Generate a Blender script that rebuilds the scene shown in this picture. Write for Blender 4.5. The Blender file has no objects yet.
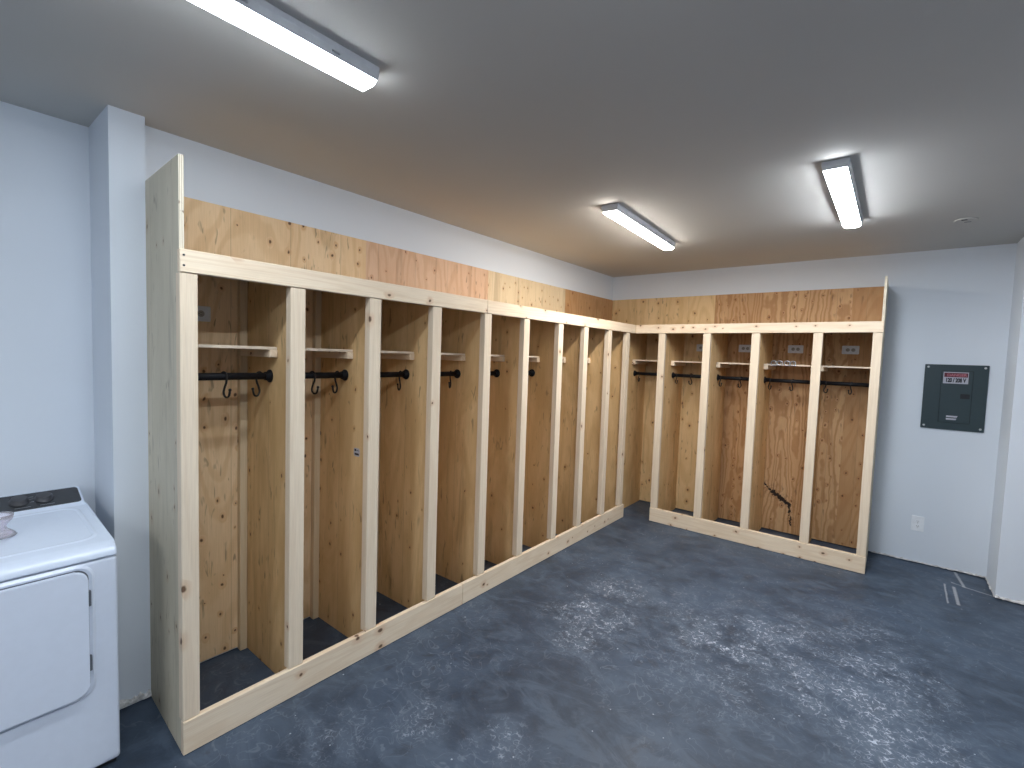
import bpy, bmesh, math, random
from mathutils import Vector, Matrix
random.seed(7)
COL = bpy.context.scene.collection
PI = math.pi

# ------------------------------------------------------------------ node helpers
class NT:
    def __init__(s, name):
        s.m = bpy.data.materials.new(name); s.m.use_nodes = True
        s.t = s.m.node_tree; s.t.nodes.clear()
        s.out = s.n('ShaderNodeOutputMaterial'); s.b = s.n('ShaderNodeBsdfPrincipled')
        s.l(s.b.outputs[0], s.out.inputs[0])
    def n(s, k, **kw):
        x = s.t.nodes.new(k)
        for a, v in kw.items(): setattr(x, a, v)
        return x
    def l(s, a, b): s.t.links.new(a, b)
    def put(s, sock, v):
        if hasattr(v, 'is_output'): s.l(v, sock)
        else: sock.default_value = v
    def math(s, op, a, b=0.0, c=0.0, clamp=False):
        x = s.n('ShaderNodeMath', operation=op, use_clamp=clamp)
        for i, v in enumerate((a, b, c)): s.put(x.inputs[i], v)
        return x.outputs[0]
    def vm(s, op, a, b=None, scale=None):
        x = s.n('ShaderNodeVectorMath', operation=op)
        s.put(x.inputs[0], a)
        if b is not None: s.put(x.inputs[1], b)
        if scale is not None: s.put(x.inputs['Scale'], scale)
        return x.outputs['Value'] if op in ('DOT_PRODUCT', 'LENGTH', 'DISTANCE') else x.outputs['Vector']
    def comb(s, x, y, z):
        c = s.n('ShaderNodeCombineXYZ')
        for i, v in enumerate((x, y, z)): s.put(c.inputs[i], v)
        return c.outputs[0]
    def sep(s, v):
        c = s.n('ShaderNodeSeparateXYZ'); s.l(v, c.inputs[0]); return c.outputs
    def noise(s, v, scale, detail=3.0, rough=.55, dist=0.0, color=False):
        x = s.n('ShaderNodeTexNoise'); s.l(v, x.inputs['Vector'])
        x.inputs['Scale'].default_value = scale; x.inputs['Detail'].default_value = detail
        x.inputs['Roughness'].default_value = rough; x.inputs['Distortion'].default_value = dist
        return x.outputs['Color' if color else 'Fac']
    def ramp(s, f, a, b, lo=0.0, hi=1.0, smooth=True):
        x = s.n('ShaderNodeMapRange', interpolation_type='SMOOTHSTEP' if smooth else 'LINEAR')
        s.put(x.inputs[0], f)
        for i, v in enumerate((a, b, lo, hi)): x.inputs[1+i].default_value = v
        return x.outputs[0]
    def mix(s, f, a, b, mode='MIX'):
        x = s.n('ShaderNodeMix', data_type='RGBA', blend_type=mode)
        s.put(x.inputs[0], f)
        for i, v in ((6, a), (7, b)):
            if isinstance(v, tuple) and len(v) == 3: v = v + (1,)
            s.put(x.inputs[i], v)
        return x.outputs[2]
    def coord(s): return s.n('ShaderNodeTexCoord').outputs['Object']
    def rnd(s): return s.n('ShaderNodeObjectInfo').outputs['Random']
    def bump(s, h, strength, dist=.01):
        x = s.n('ShaderNodeBump'); x.inputs['Strength'].default_value = strength; x.inputs['Distance'].default_value = dist
        s.l(h, x.inputs['Height']); s.l(x.outputs[0], s.b.inputs['Normal'])
    def base(s, c, rough=.6, metal=0.0, spec=.5):
        if isinstance(c, tuple): c = c + (1,)
        s.put(s.b.inputs['Base Color'], c); s.put(s.b.inputs['Roughness'], rough)
        s.b.inputs['Metallic'].default_value = metal; s.b.inputs['Specular IOR Level'].default_value = spec
    def segdist(s, P, a, b):
        """distance from P to the line piece a-b"""
        ba = Vector(b) - Vector(a)
        pa = s.vm('SUBTRACT', P, tuple(a))
        h = s.math('DIVIDE', s.vm('DOT_PRODUCT', pa, tuple(ba)), ba.dot(ba), clamp=True)
        proj = s.vm('SCALE', tuple(ba), scale=h)
        return s.vm('LENGTH', s.vm('SUBTRACT', pa, proj))

def plain(name, c, rough=.5, metal=0.0, spec=.5, var=.04, nscale=30):
    t = NT(name); P = t.coord()
    f = t.noise(P, nscale, 3)
    t.base(t.mix(t.ramp(f, .3, .7), tuple(x*(1-var) for x in c), tuple(min(1, x*(1+var)) for x in c)), rough, metal, spec)
    return t.m

def wood(name, light, dark, knotc=(.10, .045, .02), axis='z', ring=16.0, ringc=.5, knots=.35, kscale=5.0, knot_r=.1,
         ply=True, rough=.62, smear=.35, patches=0.0, scorch=None, cathed=3.0, warp=.035):
    """wood grain along `axis`; u is the across-grain coordinate"""
    t = NT(name); P0 = t.coord()
    r = t.rnd()
    x, y, z = t.sep(P0)
    if axis == 'z': u, v, w = t.math('ADD', x, y), z, x
    elif axis == 'y': u, v, w = t.math('ADD', z, t.math('MULTIPLY', x, .9)), y, x
    else: u, v, w = t.math('ADD', z, t.math('MULTIPLY', y, .9)), x, y
    u = t.math('ADD', u, t.math('MULTIPLY', r, 37.0)); v = t.math('ADD', v, t.math('MULTIPLY', r, 91.0))
    UV = t.comb(u, v, 0.0)
    # knots
    kd = t.vm('ADD', t.comb(t.math('MULTIPLY', u, 1.35), v, 0.0), t.vm('SCALE', t.noise(UV, 14, 2, color=True), scale=.03))
    vo = t.n('ShaderNodeTexVoronoi', feature='F1', voronoi_dimensions='2D')
    t.l(kd, vo.inputs['Vector']); vo.inputs['Scale'].default_value = kscale; vo.inputs['Randomness'].default_value = 1.0
    cr = t.n('ShaderNodeSeparateColor'); t.l(vo.outputs['Color'], cr.inputs[0])
    has = t.math('LESS_THAN', cr.outputs[0], knots)
    rad = t.math('MULTIPLY_ADD', cr.outputs[1], knot_r*.8, knot_r*.45)
    rel = t.math('DIVIDE', vo.outputs['Distance'], rad)
    core = t.math('MULTIPLY', t.ramp(rel, .45, 1.0, 1.0, 0.0), has)
    halo = t.math('MULTIPLY', t.ramp(rel, .8, 3.2, 1.0, 0.0), has)
    # growth-ring contours, bent round the knots
    f1 = t.noise(t.comb(t.math('MULTIPLY', u, cathed), t.math('MULTIPLY', v, .45), 0.0), 1.0, 1.5, .45)
    f1 = t.math('ADD', f1, t.math('MULTIPLY', halo, .05))
    f1 = t.math('ADD', f1, t.math('MULTIPLY', t.noise(UV, 7, 2), warp))
    f1 = t.math('ADD', f1, t.math('MULTIPLY', u, .25))
    s1 = t.math('SINE', t.math('MULTIPLY', f1, ring*6.283))
    band = t.ramp(s1, -.2, 1.0)
    fine = t.noise(t.comb(t.math('MULTIPLY', u, 240.0), t.math('MULTIPLY', v, 5.0), 0.0), 1.0, 3, .6)
    sm = t.noise(t.comb(t.math('MULTIPLY', u, 5.0), t.math('MULTIPLY', v, 1.6), 0.0), 1.0, 4, .6, .6)
    mott = t.ramp(sm, .35, .68)
    c = t.mix(t.math('MULTIPLY', band, ringc), light, dark)
    c = t.mix(t.math('MULTIPLY', mott, smear), c, dark)
    c = t.mix(t.ramp(fine, .35, .75, 0, .22), c, tuple(k*.62 for k in dark))
    if ply:   # short dark flecks of the peeled veneer
        fl = t.noise(t.comb(t.math('MULTIPLY', u, 42.0), t.math('MULTIPLY', v, 9.0), 3.0), 1.0, 1, .5, .8)
        fm = t.noise(UV, 2.4, 2)
        fleck = t.math('MULTIPLY', t.ramp(fl, .62, .74), t.ramp(fm, .42, .60))
        c = t.mix(t.math('MULTIPLY', fleck, .6), c, (.12, .075, .045))
        # veneer joints every 0.30 m and piece to piece shade
        cell = t.math('FLOOR', t.math('MULTIPLY', u, 3.1))
        wn = t.n('ShaderNodeTexWhiteNoise', noise_dimensions='1D'); t.l(cell, wn.inputs['W'])
        c = t.mix(t.ramp(wn.outputs[0], 0, 1, 0, .28, False), c, dark)
        fr = t.math('FRACT', t.math('MULTIPLY', u, 3.1))
        c = t.mix(t.math('MULTIPLY', t.math('LESS_THAN', fr, .008), .45), c, (.16, .10, .06))
        c = t.mix(t.math('MULTIPLY', t.ramp(t.noise(t.comb(t.math('MULTIPLY', u, 9.0), t.math('MULTIPLY', v, 1.1), 7.0), 1.0, 4, .62, .8), .56, .72), .42), c, tuple(k*.55 for k in dark))
    c = t.mix(t.math('MULTIPLY', halo, .38), c, tuple(k*a for k, a in zip(dark, (.85, .62, .45))))
    c = t.mix(t.math('MULTIPLY', core, .92), c, knotc)
    if scorch:
        Pn = t.vm('ADD', P0, t.vm('SCALE', t.vm('SUBTRACT', t.noise(P0, 26, 3, .7, color=True), (.5, .5, .5)), scale=.075))
        best = None
        for a, b, rr in scorch:
            d = t.math('DIVIDE', t.segdist(Pn, a, b), rr)
            best = d if best is None else t.math('MINIMUM', best, d)
        mk = t.ramp(t.math('ADD', best, t.math('MULTIPLY', t.noise(P0, 70, 3), .7)), .95, 1.4, 1, 0)
        c = t.mix(mk, c, (.014, .008, .007))
        hz = t.math('MULTIPLY', t.ramp(best, 1.0, 5.5, .4, 0), t.ramp(t.noise(P0, 60, 3, .7), .45, .7))
        c = t.mix(hz, c, (.05, .03, .02))
    t.base(c, rough, 0, .35)
    t.bump(fine, .10, .002)
    return t.m

# ------------------------------------------------------------------ materials
def srgb(r, g, b):
    f = lambda c: (c/255/12.92) if c/255 <= .04045 else ((c/255+.055)/1.055)**2.4
    return (f(r), f(g), f(b))
M = {}
def paint(name, c, rough=.7):
    t = NT(name); P = t.coord()
    f = t.noise(P, .9, 3, .5); g = t.noise(P, 60, 3)
    t.base(t.mix(t.ramp(f, .3, .7), tuple(k*.96 for k in c), c), rough, 0, .3)
    t.bump(g, .05, .004)
    return t.m
M['wall'] = paint('wall_paint', (.70, .745, .805))
M['ceiling'] = paint('ceiling_paint', (.565, .55, .52), .85)
M['plaster'] = plain('raw_plaster', (.62, .61, .60), .9, var=.25, nscale=40)
M['gap'] = plain('dark_gap', (.02, .02, .022), .9)

def floor_mat():
    t = NT('painted_concrete'); P = t.coord()
    n1 = t.noise(P, 1.3, 5, .62, .4); n2 = t.noise(P, 7, 5, .7, .6); n3 = t.noise(P, 60, 3, .6)
    c = t.mix(t.ramp(n1, .33, .68), (.025, .038, .061), (.049, .074, .116))
    n4 = t.noise(t.vm('MULTIPLY', P, (1.0, 1.6, 1.0)), 3.2, 5, .68, 1.2)
    c = t.mix(t.ramp(n4, .46, .66, 0, .55), c, (.082, .112, .158))
    c = t.mix(t.ramp(n4, .46, .28, 0, .5), c, (.019, .027, .042))
    c = t.mix(t.ramp(n2, .42, .72, 0, .6), c, (.074, .102, .145))
    c = t.mix(t.ramp(n2, .44, .26, 0, .6), c, (.026, .031, .042))
    blobs = [(1.35, -2.66, .30, 1), (1.42, -2.98, .22, .9), (1.22, -2.80, .22, .6), (1.33, -2.26, .26, .8), (2.05, -2.42, .34, 1), (2.30, -2.10, .40, .8), (2.45, -2.38, .34, .7),
             (2.70, -2.50, .42, 1), (2.86, -2.16, .34, .8), (2.93, -2.74, .32, 1), (2.75, -1.80, .35, .5), (1.19, -4.04, .16, .55), (1.54, -3.90, .16, .5), (.98, -4.35, .2, .4), (2.15, -2.85, .35, .4), (1.75, -2.2, .3, .4)]
    m = None
    for (x, y, r, kk) in blobs:
        d = t.vm('DISTANCE', P, (x, y, 0.0)); k = t.ramp(d, r*.2, r*1.25, kk, 0)
        m = k if m is None else t.math('MAXIMUM', m, k)
    patch = t.ramp(t.noise(P, 5.5, 4, .65), .36, .60)
    msk = t.math('MULTIPLY', m, patch)
    # curly pale scuffs: ridges of a warped noise
    W = t.vm('ADD', P, t.vm('SCALE', t.noise(P, 9, 2, color=True), scale=.05))
    ra = t.math('ABSOLUTE', t.math('SUBTRACT', t.noise(W, 24, 1.0, .4), .5))
    rb = t.math('ABSOLUTE', t.math('SUBTRACT', t.noise(t.vm('ADD', W, (5.3, 2.1, 0.0)), 38, 1.0, .4), .5))
    worm = t.math('MAXIMUM', t.ramp(ra, .006, .030, 1, 0), t.ramp(rb, .006, .040, .8, 0))
    rl = t.math('ABSOLUTE', t.math('SUBTRACT', t.noise(t.vm('ADD', W, (9.3, 4.1, 0.0)), 11, .5, .4), .5))
    big = t.ramp(t.vm('DISTANCE', P, (1.36, -2.62, 0.0)), .16, .34, 1, 0)
    worm = t.math('MAXIMUM', worm, t.math('MULTIPLY', t.ramp(rl, .006, .022, 1.0, 0), big))
    br = t.ramp(t.noise(P, 30, 3), .42, .62)
    wm = t.math('MULTIPLY', t.math('MULTIPLY', worm, br), msk)
    c = t.mix(t.math('MULTIPLY', msk, .45), c, (.135, .168, .220))
    c = t.mix(t.math('MULTIPLY', wm, .95), c, (.52, .57, .66))
    # faint dust streaks and white specks everywhere
    rc = t.math('ABSOLUTE', t.math('SUBTRACT', t.noise(P, 8, 2, .5, 1.2), .5))
    c = t.mix(t.math('MULTIPLY', t.ramp(rc, .0, .018, .28, 0), t.ramp(n1, .4, .6)), c, (.24, .27, .32))
    vo = t.n('ShaderNodeTexVoronoi', feature='F1', voronoi_dimensions='2D'); t.l(P, vo.inputs['Vector']); vo.inputs['Scale'].default_value = 11
    cs = t.n('ShaderNodeSeparateColor'); t.l(vo.outputs['Color'], cs.inputs[0])
    sp = t.math('MULTIPLY', t.math('LESS_THAN', vo.outputs['Distance'], t.math('MULTIPLY', cs.outputs[1], .05)), t.math('LESS_THAN', cs.outputs[0], .16))
    c = t.mix(t.math('MULTIPLY', sp, .6), c, (.5, .54, .60))
    # chalk-like lines near the right corner
    for a, b, rr in [((3.31, -.02, 0), (3.34, -.34, 0), .011), ((3.275, -.40, 0), (3.275, -.76, 0), .011), ((3.222, -.375, 0), (3.217, -.78, 0), .006),
                     ((3.34, -.34, 0), (3.49, -.39, 0), .009), ((3.27, -.3, 0), (3.34, -.335, 0), .006)]:
        d = t.math('ADD', t.segdist(P, a, b), t.math('MULTIPLY', t.math('SUBTRACT', t.noise(P, 60, 2), .5), .012))
        c = t.mix(t.ramp(d, rr*.4, rr*1.3, .6, 0), c, (.45, .46, .48))
    t.base(c, t.ramp(n2, .3, .7, .42, .62), 0, .45)
    t.bump(t.math('ADD', n3, t.math('MULTIPLY', n2, .6)), .18, .006)
    return t.m
M['floor'] = floor_mat()

LUM_L, LUM_D = (.82, .685, .52), (.66, .48, .31)
M['lum_y'] = wood('lumber_along_left_wall', LUM_L, LUM_D, axis='y', ring=10, ringc=.28, knots=.38, kscale=7, knot_r=.11, ply=False, smear=.22, cathed=9)
M['lum_x'] = wood('lumber_along_back_wall', LUM_L, LUM_D, axis='x', ring=10, ringc=.28, knots=.5, kscale=8.5, knot_r=.10, ply=False, smear=.22, cathed=9)
M['lum_z'] = wood('lumber_upright', (.79, .665, .51), (.64, .49, .34), axis='z', ring=8, ringc=.22, knots=.16, kscale=4.5, knot_r=.075, ply=False, smear=.2, cathed=9)
M['lum_warm'] = wood('lumber_batten_tan', (.70, .55, .36), (.56, .40, .23), axis='z', ring=8, ringc=.25, knots=.25, kscale=4.5, knot_r=.075, ply=False, smear=.2, cathed=9)
M['shelf'] = plain('sanded_shelf_board', (.70, .58, .45), .6, var=.10, nscale=12)
M['ply_side'] = wood('plywood_grey_cream', (.68, .62, .49), (.50, .44, .32), ring=7, ringc=.12, knots=.30, kscale=6, knot_r=.07, knotc=(.16, .13, .10), smear=.5)
M['ply_div'] = wood('plywood_divider', (.80, .565, .30), (.55, .34, .145), ring=8, ringc=.25, knots=.22, kscale=6, knot_r=.07, smear=.6)
M['ply_pale'] = wood('plywood_pale_knotty', (.86, .64, .40), (.66, .42, .205), ring=14, ringc=.45, knots=.55, kscale=8, knot_r=.095)
M['ply_pink'] = wood('plywood_pinkish', (.72, .49, .33), (.57, .33, .19), ring=16, ringc=.45, knots=.3, kscale=8, knot_r=.08)
M['ply_cream'] = wood('plywood_cream', (.74, .61, .41), (.62, .46, .28), ring=9, ringc=.25, knots=.5, kscale=10, knot_r=.10)
M['ply_orange'] = wood('plywood_orange', (.55, .33, .16), (.42, .21, .085), ring=16, ringc=.45, knots=.35, kscale=8, knot_r=.09)
M['ply_tan'] = wood('plywood_tan', (.79, .575, .32), (.57, .365, .16), ring=10, ringc=.35, knots=.45, kscale=7, knot_r=.11)
# the wild-grained sheet with the black burn (coordinates relative to the unit's base)
BX, BY = .475, -.624
sc = [((1.826-BX, -.012-BY, .477), (1.903-BX, -.012-BY, .409), .013), ((1.903-BX, -.012-BY, .409), (1.998-BX, -.012-BY, .346), .024),
      ((1.998-BX, -.012-BY, .346), (2.062-BX, -.012-BY, .299), .023), ((2.062-BX, -.012-BY, .299), (2.088-BX, -.012-BY, .10), .013)]
M['ply_wild'] = wood('plywood_wild_grain', (.66, .42, .22), (.38, .185, .07), ring=17, ringc=.68, knots=.46, kscale=9.5, knot_r=.095, scorch=sc, smear=.25, cathed=4.5, warp=.07)
M['ply_edge'] = None
def edge_mat():
    t = NT('plywood_edge'); x, y, z = t.sep(t.coord())
    s_ = t.math('SINE', t.math('MULTIPLY', y, 6.283/.0072))
    c = t.mix(t.ramp(s_, -.3, .3), (.74, .68, .56), (.50, .42, .30))
    t.base(t.mix(t.ramp(t.noise(t.coord(), 14, 3), .6, .66), c, (.2, .14, .09)), .7)
    return t.m
M['ply_edge'] = edge_mat()
M['black_metal'] = plain('black_pipe_metal', (.006, .006, .008), .55, 0, .2)
M['hook'] = plain('black_hook_metal', (.014, .012, .012), .45, .3)
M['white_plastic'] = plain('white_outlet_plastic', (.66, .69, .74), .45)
M['grey_plastic'] = plain('grey_outlet_face', (.34, .33, .31), .5)
M['slot'] = plain('socket_slot', (.03, .03, .03), .6)
M['chrome'] = plain('bright_steel', (.42, .44, .46), .30, .85)
M['appliance'] = plain('white_enamel', (.69, .74, .84), .25, 0, .5, var=.01)
M['lid'] = plain('white_enamel_lid', (.70, .765, .88), .22, 0, .5, var=.01)
M['console'] = plain('dark_console_glass', (.035, .037, .042), .22, 0, .5)
M['knob'] = plain('dark_grey_knob', (.05, .05, .056), .4)
M['grey_mark'] = plain('pale_console_marking', (.30, .31, .33), .5)
M['seam'] = plain('dark_seam', (.10, .11, .13), .6)
M['panel'] = plain('dark_green_grey_enamel', (.026, .045, .052), .42, 0, .45, var=.03)
M['panel_dark'] = plain('dark_latch_plastic', (.008, .011, .014), .5)
M['sticker_red'] = plain('red_sticker', (.10, .007, .018), .5)
M['sticker_white'] = plain('white_sticker', (.44, .44, .50), .5)
M['ink'] = plain('black_ink', (.01, .01, .015), .6)
M['pink_ink'] = plain('faded_white_ink', (.42, .14, .17), .6)
M['screw'] = plain('zinc_screw', (.6, .6, .6), .35, .6)
M['housing'] = plain('white_lamp_housing', (.50, .51, .54), .5)
def glow(name, c, k):
    t = NT(name)
    e = t.n('ShaderNodeEmission'); e.inputs[0].default_value = c + (1,); e.inputs[1].default_value = k
    t.l(e.outputs[0], t.out.inputs[0]); return t.m
M['lens_cold'] = glow('lit_led_lens_cold', (.84, .92, 1.0), 17.5)
M['lens_soft'] = glow('lit_led_lens_soft', (.84, .92, 1.0), 11.0)
M['lens_cool'] = glow('lit_led_lens_cool', (.87, .93, 1.0), 27.5)
M['lens_neutral'] = glow('lit_led_lens_neutral', (1.0, .95, .88), 22.0)
def clearp():
    t = NT('clear_pink_plastic')
    t.base((.97, .93, .98), .10, 0, .5); t.b.inputs['Transmission Weight'].default_value = .75; t.b.inputs['IOR'].default_value = 1.3
    return t.m
M['clear'] = clearp()

# ------------------------------------------------------------------ mesh helpers
def box(bm, x0, x1, y0, y1, z0, z1, bev=0.0, seg=1, mi=0):
    vs = [bm.verts.new((x, y, z)) for x in (x0, x1) for y in (y0, y1) for z in (z0, z1)]
    fs = [bm.faces.new([vs[i] for i in q]) for q in ((0,1,3,2), (4,6,7,5), (0,4,5,1), (2,3,7,6), (0,2,6,4), (1,5,7,3))]
    for f in fs: f.material_index = mi
    if bev: bmesh.ops.bevel(bm, geom=list({e for f in fs for e in f.edges}), offset=bev, segments=seg, affect='EDGES', profile=.5)
    return bm
def frame(d):
    d = d.normalized(); a = Vector((0,0,1)) if abs(d.z) < .9 else Vector((1,0,0))
    u = d.cross(a).normalized(); return u, d.cross(u).normalized()
def tube(bm, pts, r, seg=12, caps=True):
    pts = [Vector(p) for p in pts]; rings = []
    rr = r if isinstance(r, (list, tuple)) else [r]*len(pts)
    u, v = frame(pts[1]-pts[0])
    for i, p in enumerate(pts):
        d = (pts[min(i+1, len(pts)-1)] - pts[max(i-1, 0)]).normalized()
        u = (u - d*u.dot(d)).normalized(); v = d.cross(u)
        rings.append([bm.verts.new(p + (u*math.cos(2*PI*k/seg) + v*math.sin(2*PI*k/seg))*rr[i]) for k in range(seg)])
    for a, b in zip(rings, rings[1:]):
        for k in range(seg):
            bm.faces.new((a[k], a[(k+1)%seg], b[(k+1)%seg], b[k])).smooth = True
    if caps:
        bm.faces.new(rings[0][::-1]); bm.faces.new(rings[-1])
    return bm
def ball(bm, c, r, seg=12):
    g = bmesh.ops.create_uvsphere(bm, u_segments=seg, v_segments=seg//2+2, radius=r, matrix=Matrix.Translation(c))
    for v in g['verts']:
        for f in v.link_faces: f.smooth = True
def prism(bm, poly, axis, a, b, bev=0.0, seg=2):
    """poly: 2D outline; extruded along axis between a and b"""
    def P(p, t): return {'x': (t, p[0], p[1]), 'y': (p[0], t, p[1]), 'z': (p[0], p[1], t)}[axis]
    A = [bm.verts.new(P(p, a)) for p in poly]; B = [bm.verts.new(P(p, b)) for p in poly]
    n = len(poly); fs = [bm.faces.new(A), bm.faces.new(B[::-1])]
    for i in range(n): fs.append(bm.faces.new((A[i], B[i], B[(i+1)%n], A[(i+1)%n])))
    if bev: bmesh.ops.bevel(bm, geom=list({e for f in fs for e in f.edges}), offset=bev, segments=seg, affect='EDGES', profile=.5)
def rrect(x0, x1, y0, y1, r, n=5):
    out = []
    for cx, cy, a0 in ((x1-r, y1-r, 0), (x0+r, y1-r, PI/2), (x0+r, y0+r, PI), (x1-r, y0+r, 1.5*PI)):
        for i in range(n+1):
            a = a0 + PI/2*i/n; out.append((cx+r*math.cos(a), cy+r*math.sin(a)))
    return out
def obj(name, bm, mat, parent=None, off=None):
    """one mesh object; bm is in world coordinates, moved into the parent's frame"""
    if off is None and parent is not None:
        q = parent; off = Vector((0,0,0))
        while q: off += q.location; q = q.parent
    off = Vector(off or (0,0,0))
    bmesh.ops.recalc_face_normals(bm, faces=bm.faces[:])
    if off.length: bmesh.ops.translate(bm, vec=-off, verts=bm.verts[:])
    me = bpy.data.meshes.new(name); bm.to_mesh(me); bm.free()
    for m in (mat if isinstance(mat, (list, tuple)) else [mat]): me.materials.append(m)
    o = bpy.data.objects.new(name, me); COL.objects.link(o)
    if parent is not None: o.parent = parent
    return o
def B(*a, **k): return box(bmesh.new(), *a, **k)
def tag(o, label, cat, group=None, kind=None):
    if label: o['label'] = label
    if cat: o['category'] = cat
    if group: o['group'] = group
    if kind: o['kind'] = kind
    return o
def thing(name, loc, label, cat, group=None):
    o = bpy.data.objects.new(name, None); COL.objects.link(o); o.location = loc; o.empty_display_size = .1
    return tag(o, label, cat, group)
def mesh_thing(name, bm, mat, loc, label, cat, group=None):
    o = obj(name, bm, mat, None, off=loc); o.location = loc
    return tag(o, label, cat, group)
def struct(name, bm, mat, label=None):
    o = obj(name, bm, mat); o['kind'] = 'structure'; o['category'] = name.split('_')[0]; o['label'] = label or name
    return o
def textmesh(body, size, mat, parent, loc_world, rot, name='lettering', align='CENTER', ext=.0004, sx=1.0, fat=.03):
    cu = bpy.data.curves.new('t', 'FONT'); cu.body = body; cu.size = size; cu.align_x = align; cu.align_y = 'CENTER'; cu.extrude = ext; cu.offset = size*fat
    to = bpy.data.objects.new('t', cu); COL.objects.link(to); bpy.context.view_layer.update()
    me = bpy.data.meshes.new_from_object(to.evaluated_get(bpy.context.evaluated_depsgraph_get()))
    bpy.data.objects.remove(to)
    bm = bmesh.new(); bm.from_mesh(me); bpy.data.meshes.remove(me)
    bmesh.ops.transform(bm, matrix=Matrix.Translation(loc_world) @ rot @ Matrix.Diagonal((sx, 1, 1, 1)), verts=bm.verts[:])
    return obj(name, bm, mat, parent)
FACE_NEG_Y = Matrix.Rotation(PI/2, 4, 'X')                 # readable from -y
FACE_POS_X = Matrix.Rotation(PI/2, 4, 'Z') @ Matrix.Rotation(PI/2, 4, 'X')

# ------------------------------------------------------------------ the room
H = 2.721
XR, YN = 4.5, -9.8
struct('floor', B(-.6, XR+.2, YN-.2, .2, -.1, 0), M['floor'], 'dark blue-grey painted concrete floor with pale scuffs')
struct('ceiling', B(-.6, XR+.2, YN-.2, .2, H, H+.1), M['ceiling'], 'plain white ceiling')
struct('wall_left', B(-.2, 0, -4.80, .15, 0, H), M['wall'], 'white wall behind the long locker run')
struct('wall_left_column', B(-.26, .10, -4.922, -4.7915, .0, H), M['wall'], 'narrow white wall corner beside the locker side panel')
struct('wall_alcove', B(-.46, -.26, YN, -4.90, 0, H), M['wall'], 'recessed white wall behind the dryer')
struct('wall_back', B(0, 3.50, 0, .15, .012, H), M['wall'], 'white wall behind the short locker run')
struct('wall_right_corner', B(3.50, XR, -.43, .15, .012, H), M['wall'], 'projecting white wall at the right edge')
struct('wall_right', B(XR, XR+.15, YN, -.40, 0, H), M['wall'])
struct('wall_near', B(-.4, XR+.1, YN-.15, YN, 0, H), M['wall'])
# ragged foot of the drywall
def ragged(x0, y0, x1, y1, h, t, n, seed):
    rnd = random.Random(seed); bm = bmesh.new(); a = Vector((x0, y0, 0)); b = Vector((x1, y1, 0)); d = (b-a); L = d.length; d.normalize()
    nrm = Vector((d.y, -d.x, 0))
    prev = None
    for i in range(n+1):
        p = a + d*L*i/n; hh = h*(.55+.6*rnd.random()); tt = t*(.35+.9*rnd.random()); lo = .006+.006*rnd.random()
        cur = [bm.verts.new(p + nrm*q + Vector((0, 0, z))) for q, z in ((0, lo), (tt, lo), (tt*.8, hh*.7), (0, hh))]
        if prev:
            for k in range(4): bm.faces.new((prev[k], prev[(k+1)%4], cur[(k+1)%4], cur[k]))
        else: bm.faces.new(cur)
        prev = cur
    bm.faces.new(prev[::-1]); return bm
struct('trim_1', ragged(.101, -4.792, .101, -4.922, .045, -.012, 12, 3), M['plaster'], 'ragged plaster at the foot of the narrow wall corner')
struct('trim_2', ragged(2.74, -.001, 3.49, -.001, .022, .006, 60, 4), M['plaster'], 'rough plaster edge at the foot of the right wall')
struct('trim_3', ragged(3.50, -.431, 4.2, -.431, .028, .012, 50, 5), M['plaster'], 'rough plaster edge under the projecting wall')
struct('trim_4', ragged(3.499, -.005, 3.499, -.43, .02, .008, 24, 6), M['plaster'], 'rough plaster edge round the wall return')

# ------------------------------------------------------------------ lockers
D, D2 = .613, .624
ZHB, ZHT, ZK = 1.986, 2.076, .144
PT = .018
def lum(*a): return B(*a, bev=.0025, seg=1)

left = thing('locker_unit', (D, -4.81, 0), 'long unfinished plywood locker run with nine open bays along the left wall', 'lockers')
# stud spans along y, read off the photo
studs = [(-4.8130, -4.750), (-4.371, -4.300), (-3.942, -3.872), (-3.498, -3.424), (-3.030, -2.955), (-2.592, -2.505), (-2.112, -2.032), (-1.690, -1.608), (-1.226, -1.148), (-.822, -.735)]
studs = [(a, b) if i == 0 else ((a+b)/2-.036, (a+b)/2+.036) for i, (a, b) in enumerate(studs)]
hb = obj('header_board', lum(D-.029, D, -4.8135, -3.012, ZHB, ZHT), M['lum_y'], left)
obj('header_board', lum(D-.029, D, -3.010, -D2+.0, ZHB, ZHT), M['lum_y'], left)
obj('kick_board', lum(D-.029, D, -4.8135, -3.180, .002, ZK), M['lum_y'], left)
obj('kick_board', lum(D-.029, D, -3.178, -.712, .002, ZK), M['lum_y'], left)
for z in (2.052, 2.012):
    bm = bmesh.new(); tube(bm, [(D-.004, -4.800, z), (D+.0015, -4.800, z)], .0045, 10); obj('screw', bm, M['slot'], left)
for i, (a, b) in enumerate(studs):
    obj('stud', lum(D-.052, D-.006, a, b, ZK+.001, ZHB-.001), M['lum_z'], left)
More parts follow.
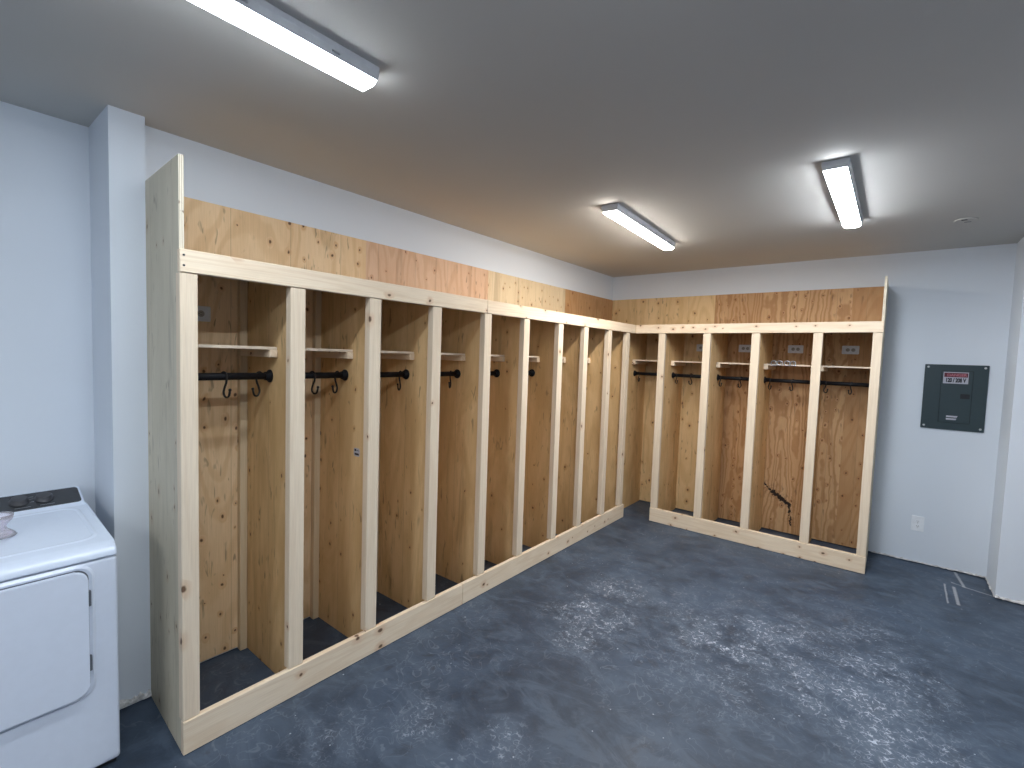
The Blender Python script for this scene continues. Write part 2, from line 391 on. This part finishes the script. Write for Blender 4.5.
# big end panel: plain plywood sheet with its laminated front edge
bm = B(.002, D-.014, -4.812, -4.794, .002, 2.438)
for v in bm.verts:
    if v.co.x < .1: v.co.y += .0225
bm.normal_update()
for f in bm.faces:
    if abs(f.normal.x) > .9 or abs(f.normal.z) > .9: f.material_index = 1
sp = obj('side_panel', bm, [M['ply_side'], M['ply_edge']], left); sp['label'] = 'tall greyish plywood end panel'
divs = [(a+b)/2+.014 for a, b in studs[1:]]
for c in divs:
    obj('divider', B(.013, D-.053, c-.009, c+.009, .002, 2.056), M['ply_div'], left)
obj('top_panel', B(.013, D-.030, -4.770, -.70, 2.057, 2.075), M['ply_tan'], left)
seams = [-4.771, -3.569, -2.343, -1.103, -.004]
for k, mk in enumerate(('ply_pale', 'ply_pink', 'ply_cream', 'ply_orange')):
    o = obj('back_panel', B(.001, .012, seams[k]+.0003, seams[k+1]-.0003, .012, 2.434), M[mk], left)
    o['label'] = ('pale knotty plywood back sheet', 'pinkish plywood back sheet', 'cream plywood back sheet', 'orange-brown plywood back sheet')[k]
edges = [-4.775] + divs
def rod_bm(p0, p1):
    return tube(bmesh.new(), [p0, p1], .0175, 20)
for i in range(9):
    y0 = edges[i]+.010; y1 = edges[i+1]-.010
    obj('corner_batten', lum(.0125, .050, y1-.038, y1, .002, 2.055), M['lum_warm'], left)
    bm = bmesh.new(); prism(bm, [(.0125, y0), (.388, y0), (.388, y1), (.0515, y1), (.0515, y1-.039), (.0125, y1-.039)], 'z', 1.6925, 1.7065)
    s = obj('shelf', bm, M['shelf'], left)
    obj('cleat', lum(.013, .395, y0, y0+.038, 1.6535, 1.6915), M['lum_x'], s)
    obj('cleat', lum(.051, .395, y1-.038, y1, 1.6535, 1.6915), M['lum_x'], s)
    r = obj('hanging_rod', rod_bm((.315, y0+.004, 1.557), (.315, y1-.004, 1.557)), M['black_metal'], left)
    for ya, yb in ((y0, y0+.004), (y1-.004, y1)):
        bm = bmesh.new(); s_ = 1 if ya == y0 else -1; yw = y0 if s_ == 1 else y1
        tube(bm, [(.315, yw, 1.557), (.315, yw+s_*.005, 1.557), (.315, yw+s_*.009, 1.557), (.315, yw+s_*.0095, 1.557), (.315, yw+s_*.026, 1.557)], [.033, .033, .030, .0225, .0215], 24)
        obj('flange', bm, M['black_metal'], r)
# manufacturer's stamp on the third divider
c = divs[1]-.0095
st = obj('stamp', (lambda bm: (prism(bm, rrect(.412, .470, 1.098, 1.146, .012), 'y', c-.0004, c), bm)[1])(bmesh.new()), M['sticker_white'], left)
st['label'] = 'small printed white stamp'
bm = bmesh.new()
box(bm, .420, .436, c-.0010, c-.0005, 1.128, 1.140); box(bm, .440, .462, c-.0010, c-.0005, 1.131, 1.134)
box(bm, .422, .462, c-.0010, c-.0005, 1.106, 1.117); obj('print', bm, M['ink'], st)

right = thing('locker_unit', (BX, BY, 0), 'shorter plywood locker run with five open bays along the back wall', 'lockers')
RS = [(.845, .930), (1.315, 1.393), (1.752, 1.826), (2.240, 2.312), (2.652, 2.716)]
RS = [((a+b)/2-.035, (a+b)/2+.035) if i < 4 else (a, 2.716) for i, (a, b) in enumerate(RS)]
RS[0] = (.868, .938)
obj('header_board', lum(D+.001, 2.718, -D2, -D2+.038, ZHB, ZHT), M['lum_x'], right)
obj('kick_board', lum(.866, 2.718, -D2, -D2+.038, .002, ZK), M['lum_x'], right)
for a, b in RS: obj('stud', lum(a, b, -D2+.007, -D2+.046, ZK+.001, ZHB-.001), M['lum_z'], right)
bm = B(2.700, 2.718, -D2+.047, -.013, .002, 2.438); bm.normal_update()
for f in bm.faces:
    if abs(f.normal.x) < .5: f.material_index = 1
o = obj('side_panel', bm, [M['ply_side'], plain('pale_plywood_edge', (.70, .63, .49), .7, var=.12)], right); o['label'] = 'tall plywood end panel seen edge on'
rdiv = [.476] + [(a+b)/2 for a, b in RS[:4]]
rdiv = [.476, .918, 1.384, 1.817, 2.262]
for c in rdiv: obj('divider', B(c-.009, c+.009, -D2+.047, -.013, .002, 2.056), M['ply_div'], right)
obj('top_panel', B(.468, 2.699, -D2+.040, -.013, 2.057, 2.075), M['ply_tan'], right)
for k, (a, b, mk) in enumerate(((.013, 1.2405, 'ply_tan'), (1.241, 2.4605, 'ply_wild'), (2.461, 2.699, 'ply_orange'))):
    o = obj('back_panel', B(a, b, -.012, -.001, .012, 2.434), M[mk], right)
    o['label'] = ('pale tan knotty plywood back sheet', 'orange plywood back sheet with wild grain and a black burn', 'narrow orange-brown plywood back sheet')[k]
redge = rdiv + [2.709]
for i in range(5):
    x0 = redge[i]+.010; x1 = redge[i+1]-.010
    s = obj('shelf', B(x0, x1, -.390, -.0125, 1.6925, 1.7065, bev=.001), M['shelf'], right)
    obj('cleat', lum(x0, x0+.038, -.398, -.013, 1.6535, 1.6915), M['lum_y'], s)
    obj('cleat', lum(x1-.038, x1, -.398, -.013, 1.6535, 1.6915), M['lum_y'], s)
    r = obj('hanging_rod', rod_bm((x0+.004, -.32, 1.550), (x1-.004, -.32, 1.550)), M['black_metal'], right)
    for s_, xw in ((1, x0), (-1, x1)):
        bm = bmesh.new(); tube(bm, [(xw, -.32, 1.55), (xw+s_*.005, -.32, 1.55), (xw+s_*.009, -.32, 1.55), (xw+s_*.0095, -.32, 1.55), (xw+s_*.026, -.32, 1.55)], [.033, .033, .030, .0225, .0215], 24)
        obj('flange', bm, M['black_metal'], r)

# ------------------------------------------------------------------ hooks hanging over the rods
def hook_mesh():
    bm = bmesh.new(); pts = []
    # loop over the rod (rod centre = origin), in the x-z plane
    R_ = .0215
    for k in range(0, 11):
        a = math.radians(-35 + 215*k/10); pts.append((-R_*math.cos(a), 0, R_*math.sin(a)))
    # now at the front side, run down and sweep into the lower hook
    pts += [(R_*.98, 0, -.012), (R_*.8, 0, -.030), (R_*.35, 0, -.048)]
    for k in range(0, 9):
        a = math.radians(150 + 205*k/8); pts.append((.0235+.0215*math.cos(a)-.004, 0, -.076+.0235*math.sin(a)))
    pts.append((.044, 0, -.062))
    n = len(pts); rad = [.0034+.0016*min(1, i/8) for i in range(n)]
    tube(bm, pts, rad, 8)
    ball(bm, pts[-1], .0072, 10); ball(bm, pts[0], .005, 8)
    return bm
hm = None
ords = ['first', 'second', 'third', 'fourth', 'fifth', 'sixth', 'seventh', 'eighth', 'ninth']
def put_hook(loc, rot, label, group):
    global hm
    if hm is None:
        hm = obj('coat_hook', hook_mesh(), M['hook']); o = hm
    else:
        o = hm.copy(); COL.objects.link(o)
    o.location = loc; o.rotation_euler = (0, 0, rot); o.scale = (1, 1, .88) if 'corner' in label else (1, 1, 1); tag(o, label, 'hook', group); return o
hk = [(-4.548, .25, -4.385, -1.1), (-4.105, .25, -3.955, -1.1), (None, 0, -3.505, -1.0), (None, 0, -3.055, -1.0)]
for i, (ya, ra, yb, rb) in enumerate(hk):
    if ya is not None:
        put_hook((.315, ya, 1.557), ra, 'thin black hook mid-rod in %s left-wall bay from the near end' % ords[i], 'black hooks on the left-wall rods')
    put_hook((.315, yb, 1.557), rb, 'black hook beside the far flange, %s left-wall bay from the near end' % ords[i], 'black hooks on the left-wall rods')
rk = [(.535, None), (.965, 1.135), (1.415, 1.62), (1.865, 2.070), (2.318, 2.520)]
for i, (xa, xb) in enumerate(rk):
    put_hook((xa, -.32, 1.550), -PI/2+.75, 'black hook at the rod left end, %s back-wall bay from the corner' % ords[i], 'black hooks on the back-wall rods')
    if xb: put_hook((xb, -.32, 1.550), -PI/2-.4, 'black hook near mid-rod, %s back-wall bay from the corner' % ords[i], 'black hooks on the back-wall rods')

# ------------------------------------------------------------------ outlet plates inside the bays
def outlet_plate(loc, rotz, label, group, w=.132, h=.078, horizontal=True, dark=True):
    t = thing('outlet_plate', loc, label, 'outlet', group); t.rotation_euler = (0, 0, rotz)
    def P(bm, name, m, par): 
        me = obj(name, bm, m, None); me.parent = par; return me
    bm = bmesh.new(); prism(bm, rrect(-w/2, w/2, -h/2, h/2, .006, 3), 'y', -.005, 0, bev=.0012, seg=1); P(bm, 'cover', M['white_plastic'], t)
    cs = ((-.021, 0), (.021, 0)) if horizontal else ((0, .021), (0, -.021))
    for cx, cz in cs:
        bm = bmesh.new(); prism(bm, [(cx+.0165*math.cos(a*PI/8), cz+.0165*math.sin(a*PI/8)) for a in range(16)], 'y', -.0068, -.0052)
        f = P(bm, 'socket', M['grey_plastic'] if dark else M['white_plastic'], t)
        bm = bmesh.new()
        if horizontal:
            box(bm, cx-.004, cx+.006, -.0074, -.0069, cz-.0075, cz-.0055); box(bm, cx-.004, cx+.006, -.0074, -.0069, cz+.0055, cz+.0075); box(bm, cx-.011, cx-.007, -.0074, -.0069, cz-.0025, cz+.0025)
        else:
            box(bm, cx-.0075, cx-.0055, -.0074, -.0069, cz-.004, cz+.006); box(bm, cx+.0055, cx+.0075, -.0074, -.0069, cz-.004, cz+.006); box(bm, cx-.0025, cx+.0025, -.0074, -.0069, cz-.011, cz-.007)
        P(bm, 'slots', M['slot'], f)
    bm = bmesh.new(); tube(bm, [(0, -.0048, 0), (0, -.0062, 0)], .0035, 10); P(bm, 'screw', M['screw'], t)
    return t
g_ = 'horizontal outlet plates high in the locker bays'
outlet_plate((.0125, -4.566, 1.864), PI/2, 'pale outlet plate high on the back of the nearest left-wall locker bay', g_)
outlet_plate((.0125, -4.121, 1.864), PI/2, 'dim outlet plate high on the back of the second left-wall bay from the near end', g_)
for i, x in enumerate((1.135, 1.572, 2.029, 2.474)):
    outlet_plate((x, -.0125, 1.860), 0, 'horizontal white double outlet plate high in the %s back-wall bay from the room corner' % ords[i+1], g_)

# ------------------------------------------------------------------ the four metal rings on the shelf
def ring_bm():
    bm = bmesh.new(); n = 28
    for R_, r_ in ((.0215, .0048),):
        tube(bm, [(R_*math.cos(2*PI*k/n), 0, R_*math.sin(2*PI*k/n)) for k in range(n+1)], r_, 10)
    return bm
rg = thing('metal_ring', (0, 0, 0), '', 'ring')
obj('ring', ring_bm(), M['chrome'], rg)
bm = bmesh.new(); tube(bm, [(.014, -.001, -.014), (.021, 0, -.021), (.026, .002, -.024)], [.0070, .0070, .0055], 10); tube(bm, [(0, .004, .0205), (0, .012, .012), (0, .022, -.0045), (0, .040, -.0045)], [.004, .004, .004, .005], 8); obj('collar', bm, M['chrome'], rg)
lab = ['leftmost of the four bright metal rings hooked on the locker shelf edge', 'second bright metal ring from the left on the locker shelf, tallest of the four',
       'third bright metal ring from the left hooked on the locker shelf edge', 'rightmost of the four bright metal rings hooked on the locker shelf edge']
for k, (x, y, rz) in enumerate(((1.912, -.3965, .10), (1.962, -.3968, -.06), (2.022, -.3965, .08), (2.070, -.3965, -.08))):
    if k == 0: r = rg
    else:
        r = rg.copy(); COL.objects.link(r)
        for ch in rg.children:
            if ch.parent is rg or ch.parent == rg:
                c2 = ch.copy(); COL.objects.link(c2); c2.parent = r
    r.location = (x, y, 1.7065+.010); r.rotation_euler = (0, 0, rz); tag(r, lab[k], 'ring', 'metal rings hooked on the locker shelf edge')
    r.scale = (1.0,)*3

# ------------------------------------------------------------------ LED ceiling fixtures
def fixture(xc, y0, y1, label, w=.118, yaw=0.0, lens='lens_cool'):
    t = thing('ceiling_light', (xc, (y0+y1)/2, H), label, 'ceiling light', 'long LED ceiling lights'); t.rotation_euler = (0, 0, yaw)
    bm = bmesh.new(); h = w/2
    prism(bm, [(xc-h, H-.0005), (xc-h, H-.020), (xc-h+.008, H-.045), (xc+h-.008, H-.045), (xc+h, H-.020), (xc+h, H-.0005)], 'y', y0, y1, bev=.0015, seg=1)
    obj('housing', bm, M['housing'], t)
    bm = bmesh.new(); q = h-.009
    prism(bm, [(xc-q, H-.0455), (xc-q+.007, H-.053), (xc-q+.018, H-.0585), (xc+q-.018, H-.0585), (xc+q-.007, H-.053), (xc+q, H-.0455)], 'y', y0+.006, y1-.006)
    obj('lens', bm, M[lens], t)
    for k in range(4):
        yy = y0 + (y1-y0)*(.14+.24*k)
        for s_ in (-1, 1):
            bm = bmesh.new(); xx = xc+s_*(h-.003)
            box(bm, xx-.004, xx+.004, yy-.014, yy+.014, H-.035, H-.028, bev=.001); obj('clip', bm, M['chrome'], t)
    return t
fixture(1.236, -5.61, -4.395, 'long lit LED fixture at the top left, nearest the camera', lens='lens_soft')
fixture(1.241, -2.575, -1.355, 'lit LED fixture on the ceiling near the corner of the two locker runs', yaw=.05, lens='lens_neutral')
fixture(2.516, -2.60, -1.385, 'lit LED fixture on the ceiling at the right, above the short locker run')
fixture(2.516, -5.61, -4.395, 'LED fixture directly overhead the camera, outside the picture', lens='lens_cold')
fixture(1.240, -8.63, -7.42, 'LED fixture behind the camera on the dryer side of the room', lens='lens_soft')  # unseen row added to brighten the faces turned to the near end
fixture(2.516, -8.63, -7.42, 'LED fixture behind the camera in the middle of the room', lens='lens_cool')  # second added lamp of that row, also lifts the right-hand wall

# ------------------------------------------------------------------ ceiling cover
t = thing('ceiling_cover', (3.12, -1.0, H), 'small round white cover plate on the ceiling near the right corner', 'cover plate')
bm = bmesh.new(); tube(bm, [(3.12, -1.0, H-.0005), (3.12, -1.0, H-.005), (3.12, -1.0, H-.008)], [.062, .062, .054], 36); obj('plate', bm, M['ceiling'], t)
bm = bmesh.new(); box(bm, 3.095, 3.125, -1.045, -1.025, H-.0105, H-.0075, bev=.001); obj('catch', bm, M['slot'], t)
bm = bmesh.new(); box(bm, 3.115, 3.150, -.968, -.958, H-.0095, H-.0075); obj('slot', bm, M['seam'], t)

# ------------------------------------------------------------------ electrical panel and wall outlet
PX0, PX1, PZ0, PZ1 = 3.010, 3.407, 1.199, 1.749
t = thing('breaker_panel', ((PX0+PX1)/2, 0, PZ0), 'dark green-grey electrical breaker panel on the right-hand white wall', 'electrical panel')
bm = bmesh.new(); prism(bm, rrect(PX0, PX1, PZ0, PZ1, .004, 2), 'y', -.012, -.0005, bev=.002, seg=2); obj('cover', bm, M['panel'], t)
dx0, dx1, dz0, dz1 = PX0+.112, PX1-.092, PZ0+.062, PZ1-.052
bm = bmesh.new(); prism(bm, rrect(dx0-.003, dx1+.003, dz0-.003, dz1+.003, .006, 3), 'y', -.0128, -.0121); obj('door_gap', bm, M['panel_dark'], t)
bm = bmesh.new(); prism(bm, rrect(dx0, dx1, dz0, dz1, .005, 3), 'y', -.0165, -.0129, bev=.0012, seg=1); d = obj('door', bm, M['panel'], t)
lx0, lx1, lz0, lz1 = dx0+.010, dx0+.166, dz1-.106, dz1-.010
s = obj('sticker', B(lx0, lx1, -.0172, -.0166, lz0, lz1), M['sticker_white'], d); s['label'] = 'red and white voltage sticker'
obj('red_band', B(lx0+.005, lx1-.004, -.0176, -.0173, lz0+.054, lz1-.006), M['sticker_red'], s)
textmesh('DANGER', .030, M['pink_ink'], s, Vector(((lx0+lx1)/2+.006, -.0181, lz0+.071)), FACE_NEG_Y, sx=1.0)
textmesh('120 / 208 V', .046, M['ink'], s, Vector(((lx0+lx1)/2, -.0178, lz0+.027)), FACE_NEG_Y, sx=.58, ext=.0003, fat=.06)
bm = bmesh.new(); prism(bm, rrect(dx1-.068, dx1-.010, PZ0+.268, PZ0+.308, .005, 3), 'y', -.0185, -.0166, bev=.0006, seg=1); lt = obj('latch', bm, M['panel_dark'], d)
obj('slider', B(dx1-.045, dx1-.028, -.0225, -.0186, PZ0+.276, PZ0+.300, bev=.001), M['ink'], lt)
for z, x1 in ((PZ0+.108, .066), (PZ0+.086, .060)):
    bm = bmesh.new(); prism(bm, [(dx0+.048, z), (dx0+.048+x1, z), (dx0+.054+x1, z+.013), (dx0+.048, z+.013)], 'y', -.0170, -.0166); obj('nameplate', bm, M['sticker_white'], d)
for x in (PX0+.022, PX1-.022):
    for z in (PZ0+.025, PZ1-.022):
        bm = bmesh.new(); tube(bm, [(x, -.0122, z), (x, -.0145, z), (x, -.0155, z)], [.0085, .0085, .006], 14); obj('screw', bm, M['screw'], t)
w = outlet_plate((3.047, -.0005, .352), 0, 'white upright double outlet on the wall below the breaker panel', None, w=.086, h=.132, horizontal=False, dark=False)
w.name = 'wall_outlet'
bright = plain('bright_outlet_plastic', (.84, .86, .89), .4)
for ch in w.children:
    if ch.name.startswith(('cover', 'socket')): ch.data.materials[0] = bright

# ------------------------------------------------------------------ the dryer
YR, YL, XF, XB = -4.985, -5.671, .458, -.238
t = thing('clothes_dryer', (XF, (YR+YL)/2, 0), 'white front-loading clothes dryer with dark sloped control panel, at the left edge', 'dryer')
bm = bmesh.new()
prism(bm, [(XF-.008, .028), (XF, .036), (XF, .862), (XB, .862), (XB, .028)], 'y', YL, YR, bev=.010, seg=3)
for f in bm.faces: f.smooth = False
cab = obj('cabinet', bm, M['appliance'], t)
# lid: rounded front, rises to the back, console slope behind
prof = [(XF+.004, .8655), (XF+.004, .880), (XF-.004, .896), (XF-.022, .908), (XF-.05, .914), (-.085, .948), (-.100, .958), (-.222, 1.006), (XB, 1.004), (XB, .8655)]
bm = bmesh.new(); prism(bm, prof, 'y', YL-.004, YR-.001, bev=.008, seg=3); obj('lid', bm, M['lid'], t)
def lidz(x): return .914 + (XF-.05-x)/(XF-.05+.085)*(.948-.914)
# raised rim around a shallow top area
def rim(bm, x0, x1, y0, y1, r, w, h):
    o = rrect(x0, x1, y0, y1, r, 6); i = rrect(x0+w, x1-w, y0+w, y1-w, max(r-w*.4, .01), 6); n = len(o)
    V = lambda p, dz: bm.verts.new((p[0], p[1], lidz(p[0])+dz))
    om = [((a[0]*.6+b[0]*.4), (a[1]*.6+b[1]*.4)) for a, b in zip(o, i)]
    R = [[V(p, -.002) for p in o], [V(p, h) for p in om], [V(p, h*.8) for p in [((a[0]*.3+b[0]*.7), (a[1]*.3+b[1]*.7)) for a, b in zip(o, i)]], [V(p, -.002) for p in i]]
    for a, b in zip(R, R[1:]):
        for k in range(n):
            bm.faces.new((a[k], a[(k+1)%n], b[(k+1)%n], b[k])).smooth = True
bm = bmesh.new(); rim(bm, -.075, .365, YL+.045, YR-.030, .06, .022, .0045); obj('top_rim', bm, M['lid'], t)
# console glass lies on the sloped part
def cz(x): return .958 + (-.100-x)/.122*(1.006-.958)
pl = rrect(-.214, -.104, YL+.012, YR-.012, .014, 4)
bm = bmesh.new(); A = [bm.verts.new((x, y, cz(x)+.0006)) for x, y in pl]; A2 = [bm.verts.new((x-.001, y, cz(x)+.0036)) for x, y in pl]
bm.faces.new(A2); bm.faces.new(A[::-1])
for k in range(len(pl)): bm.faces.new((A[k], A[(k+1)%len(pl)], A2[(k+1)%len(pl)], A2[k]))
con = obj('control_panel', bm, M['console'], t)
nrm = Vector((.048, 0, .122)).normalized()
for y, nm in ((-5.196, 'knob'), (-5.117, 'knob'), (-5.50, 'knob')):
    c0 = Vector((-.163, y, cz(-.163)+.0036))
    bm = bmesh.new(); tube(bm, [c0, c0+nrm*.003, c0+nrm*.003, c0+nrm*.017, c0+nrm*.021], [.033, .033, .028, .0265, .023], 28); k = obj('knob', bm, M['knob'], con)
for ya, yb, xx in ((-5.215, -5.165, -.118), (-5.135, -5.088, -.118)):
    bm = bmesh.new(); box(bm, xx-.002, xx+.002, ya, yb, cz(xx)+.0037, cz(xx)+.0042); obj('marking', bm, M['grey_mark'], con)
bm = bmesh.new()
for xx in (-.185, -.170, -.150): box(bm, xx-.0015, xx+.0015, -5.165, -5.150, cz(xx)+.0037, cz(xx)+.0042)
obj('marking', bm, M['grey_mark'], con)
# door with rounded corners inside a stepped recess
def ring_face(bm, out, inn, xo, xi):
    n = len(out); O = [bm.verts.new((xo, a, b)) for a, b in out]; I = [bm.verts.new((xi, a, b)) for a, b in inn]
    for k in range(n): bm.faces.new((O[k], O[(k+1)%n], I[(k+1)%n], I[k])).smooth = True
DY1, DY0, DZ0, DZ1 = -5.078, -5.600, .350, .838
bm = bmesh.new(); n_ = 8
ring_face(bm, rrect(DY0-.024, DY1+.024, DZ0-.024, DZ1+.022, .055, n_), rrect(DY0-.014, DY1+.014, DZ0-.014, DZ1+.012, .048, n_), XF-.001, XF+.005)
ring_face(bm, rrect(DY0-.014, DY1+.014, DZ0-.014, DZ1+.012, .048, n_), rrect(DY0-.003, DY1+.003, DZ0-.003, DZ1+.003, .040, n_), XF+.005, XF+.001)
obj('door_surround', bm, M['appliance'], t)
bm = bmesh.new(); prism(bm, rrect(DY0-.004, DY1+.004, DZ0-.004, DZ1+.004, .042, n_), 'x', XF+.0005, XF+.0020); obj('door_gap', bm, M['seam'], t)
bm = bmesh.new(); prism(bm, rrect(DY0, DY1, DZ0, DZ1, .038, n_), 'x', XF+.0025, XF+.022, bev=.006, seg=3); dd = obj('door', bm, M['appliance'], t)
for z in (.725, .470):
    bm = bmesh.new(); box(bm, XF+.003, XF+.017, DY1+.0005, DY1+.009, z-.030, z+.030, bev=.002); obj('hinge', bm, M['seam'], dd)
for x in (XF-.06, XB+.06):
    for y in (YR-.05, YL+.05):
        bm = bmesh.new(); tube(bm, [(x, y, .0005), (x, y, .012), (x, y, .030)], [.02, .02, .012], 14); obj('foot', bm, M['slot'], t)
bm = bmesh.new(); box(bm, XB+.02, XF-.02, YL+.02, YR-.012, .012, .027); obj('underside', bm, M['slot'], t)

# clear plastic cup on the dryer, cut by the picture's left edge
cx, cy = .135, -5.282
zb = lidz(cx)+.0005
bm = bmesh.new(); pr = [(.038, 0), (.040, .003), (.034, .010), (.020, .022), (.017, .030), (.022, .040), (.032, .052), (.034, .066), (.031, .066), (.029, .053), (.018, .041), (.013, .030), (.016, .022), (.030, .011), (.034, .005), (.0001, .005)]
n = 28; rings = [[bm.verts.new((cx+1.3*r*math.cos(2*PI*k/n), cy+1.3*r*math.sin(2*PI*k/n), zb+1.3*z)) for k in range(n)] for r, z in pr]
for a, b in zip(rings, rings[1:]):
    for k in range(n): bm.faces.new((a[k], a[(k+1)%n], b[(k+1)%n], b[k])).smooth = True
bm.faces.new(rings[0][::-1]); 
mesh_thing('plastic_cup', bm, M['clear'], (cx, cy, zb), 'small clear plastic cup with flared foot standing on the dryer top', 'cup')

# ------------------------------------------------------------------ world, camera, view
w = bpy.data.worlds.new('World'); bpy.context.scene.world = w; w.use_nodes = True
w.node_tree.nodes['Background'].inputs[0].default_value = (.5, .55, .6, 1); w.node_tree.nodes['Background'].inputs[1].default_value = .02
cam = bpy.data.cameras.new('camera'); co = bpy.data.objects.new('camera', cam); COL.objects.link(co)
cam.sensor_width = 36; cam.lens = 478.03/1024*36; cam.clip_start = .02
R = Vector((0.77970545, 0.62527693, 0.03298743)); U = Vector((-0.06211381, 0.02481607, 0.99776051)); F = Vector((-0.62305801, 0.78000829, -0.05818756))
mt = Matrix((R, U, -F)).transposed().to_4x4(); mt.translation = Vector((2.80935961, -5.46791484, 1.69919298))
co.matrix_world = mt
sc_ = bpy.context.scene; sc_.camera = co
sc_.view_settings.view_transform = 'Standard'; sc_.view_settings.look = 'None'; sc_.view_settings.gamma = 1
sc_.view_settings.use_curve_mapping = False; sc_.view_settings.exposure = 2.12
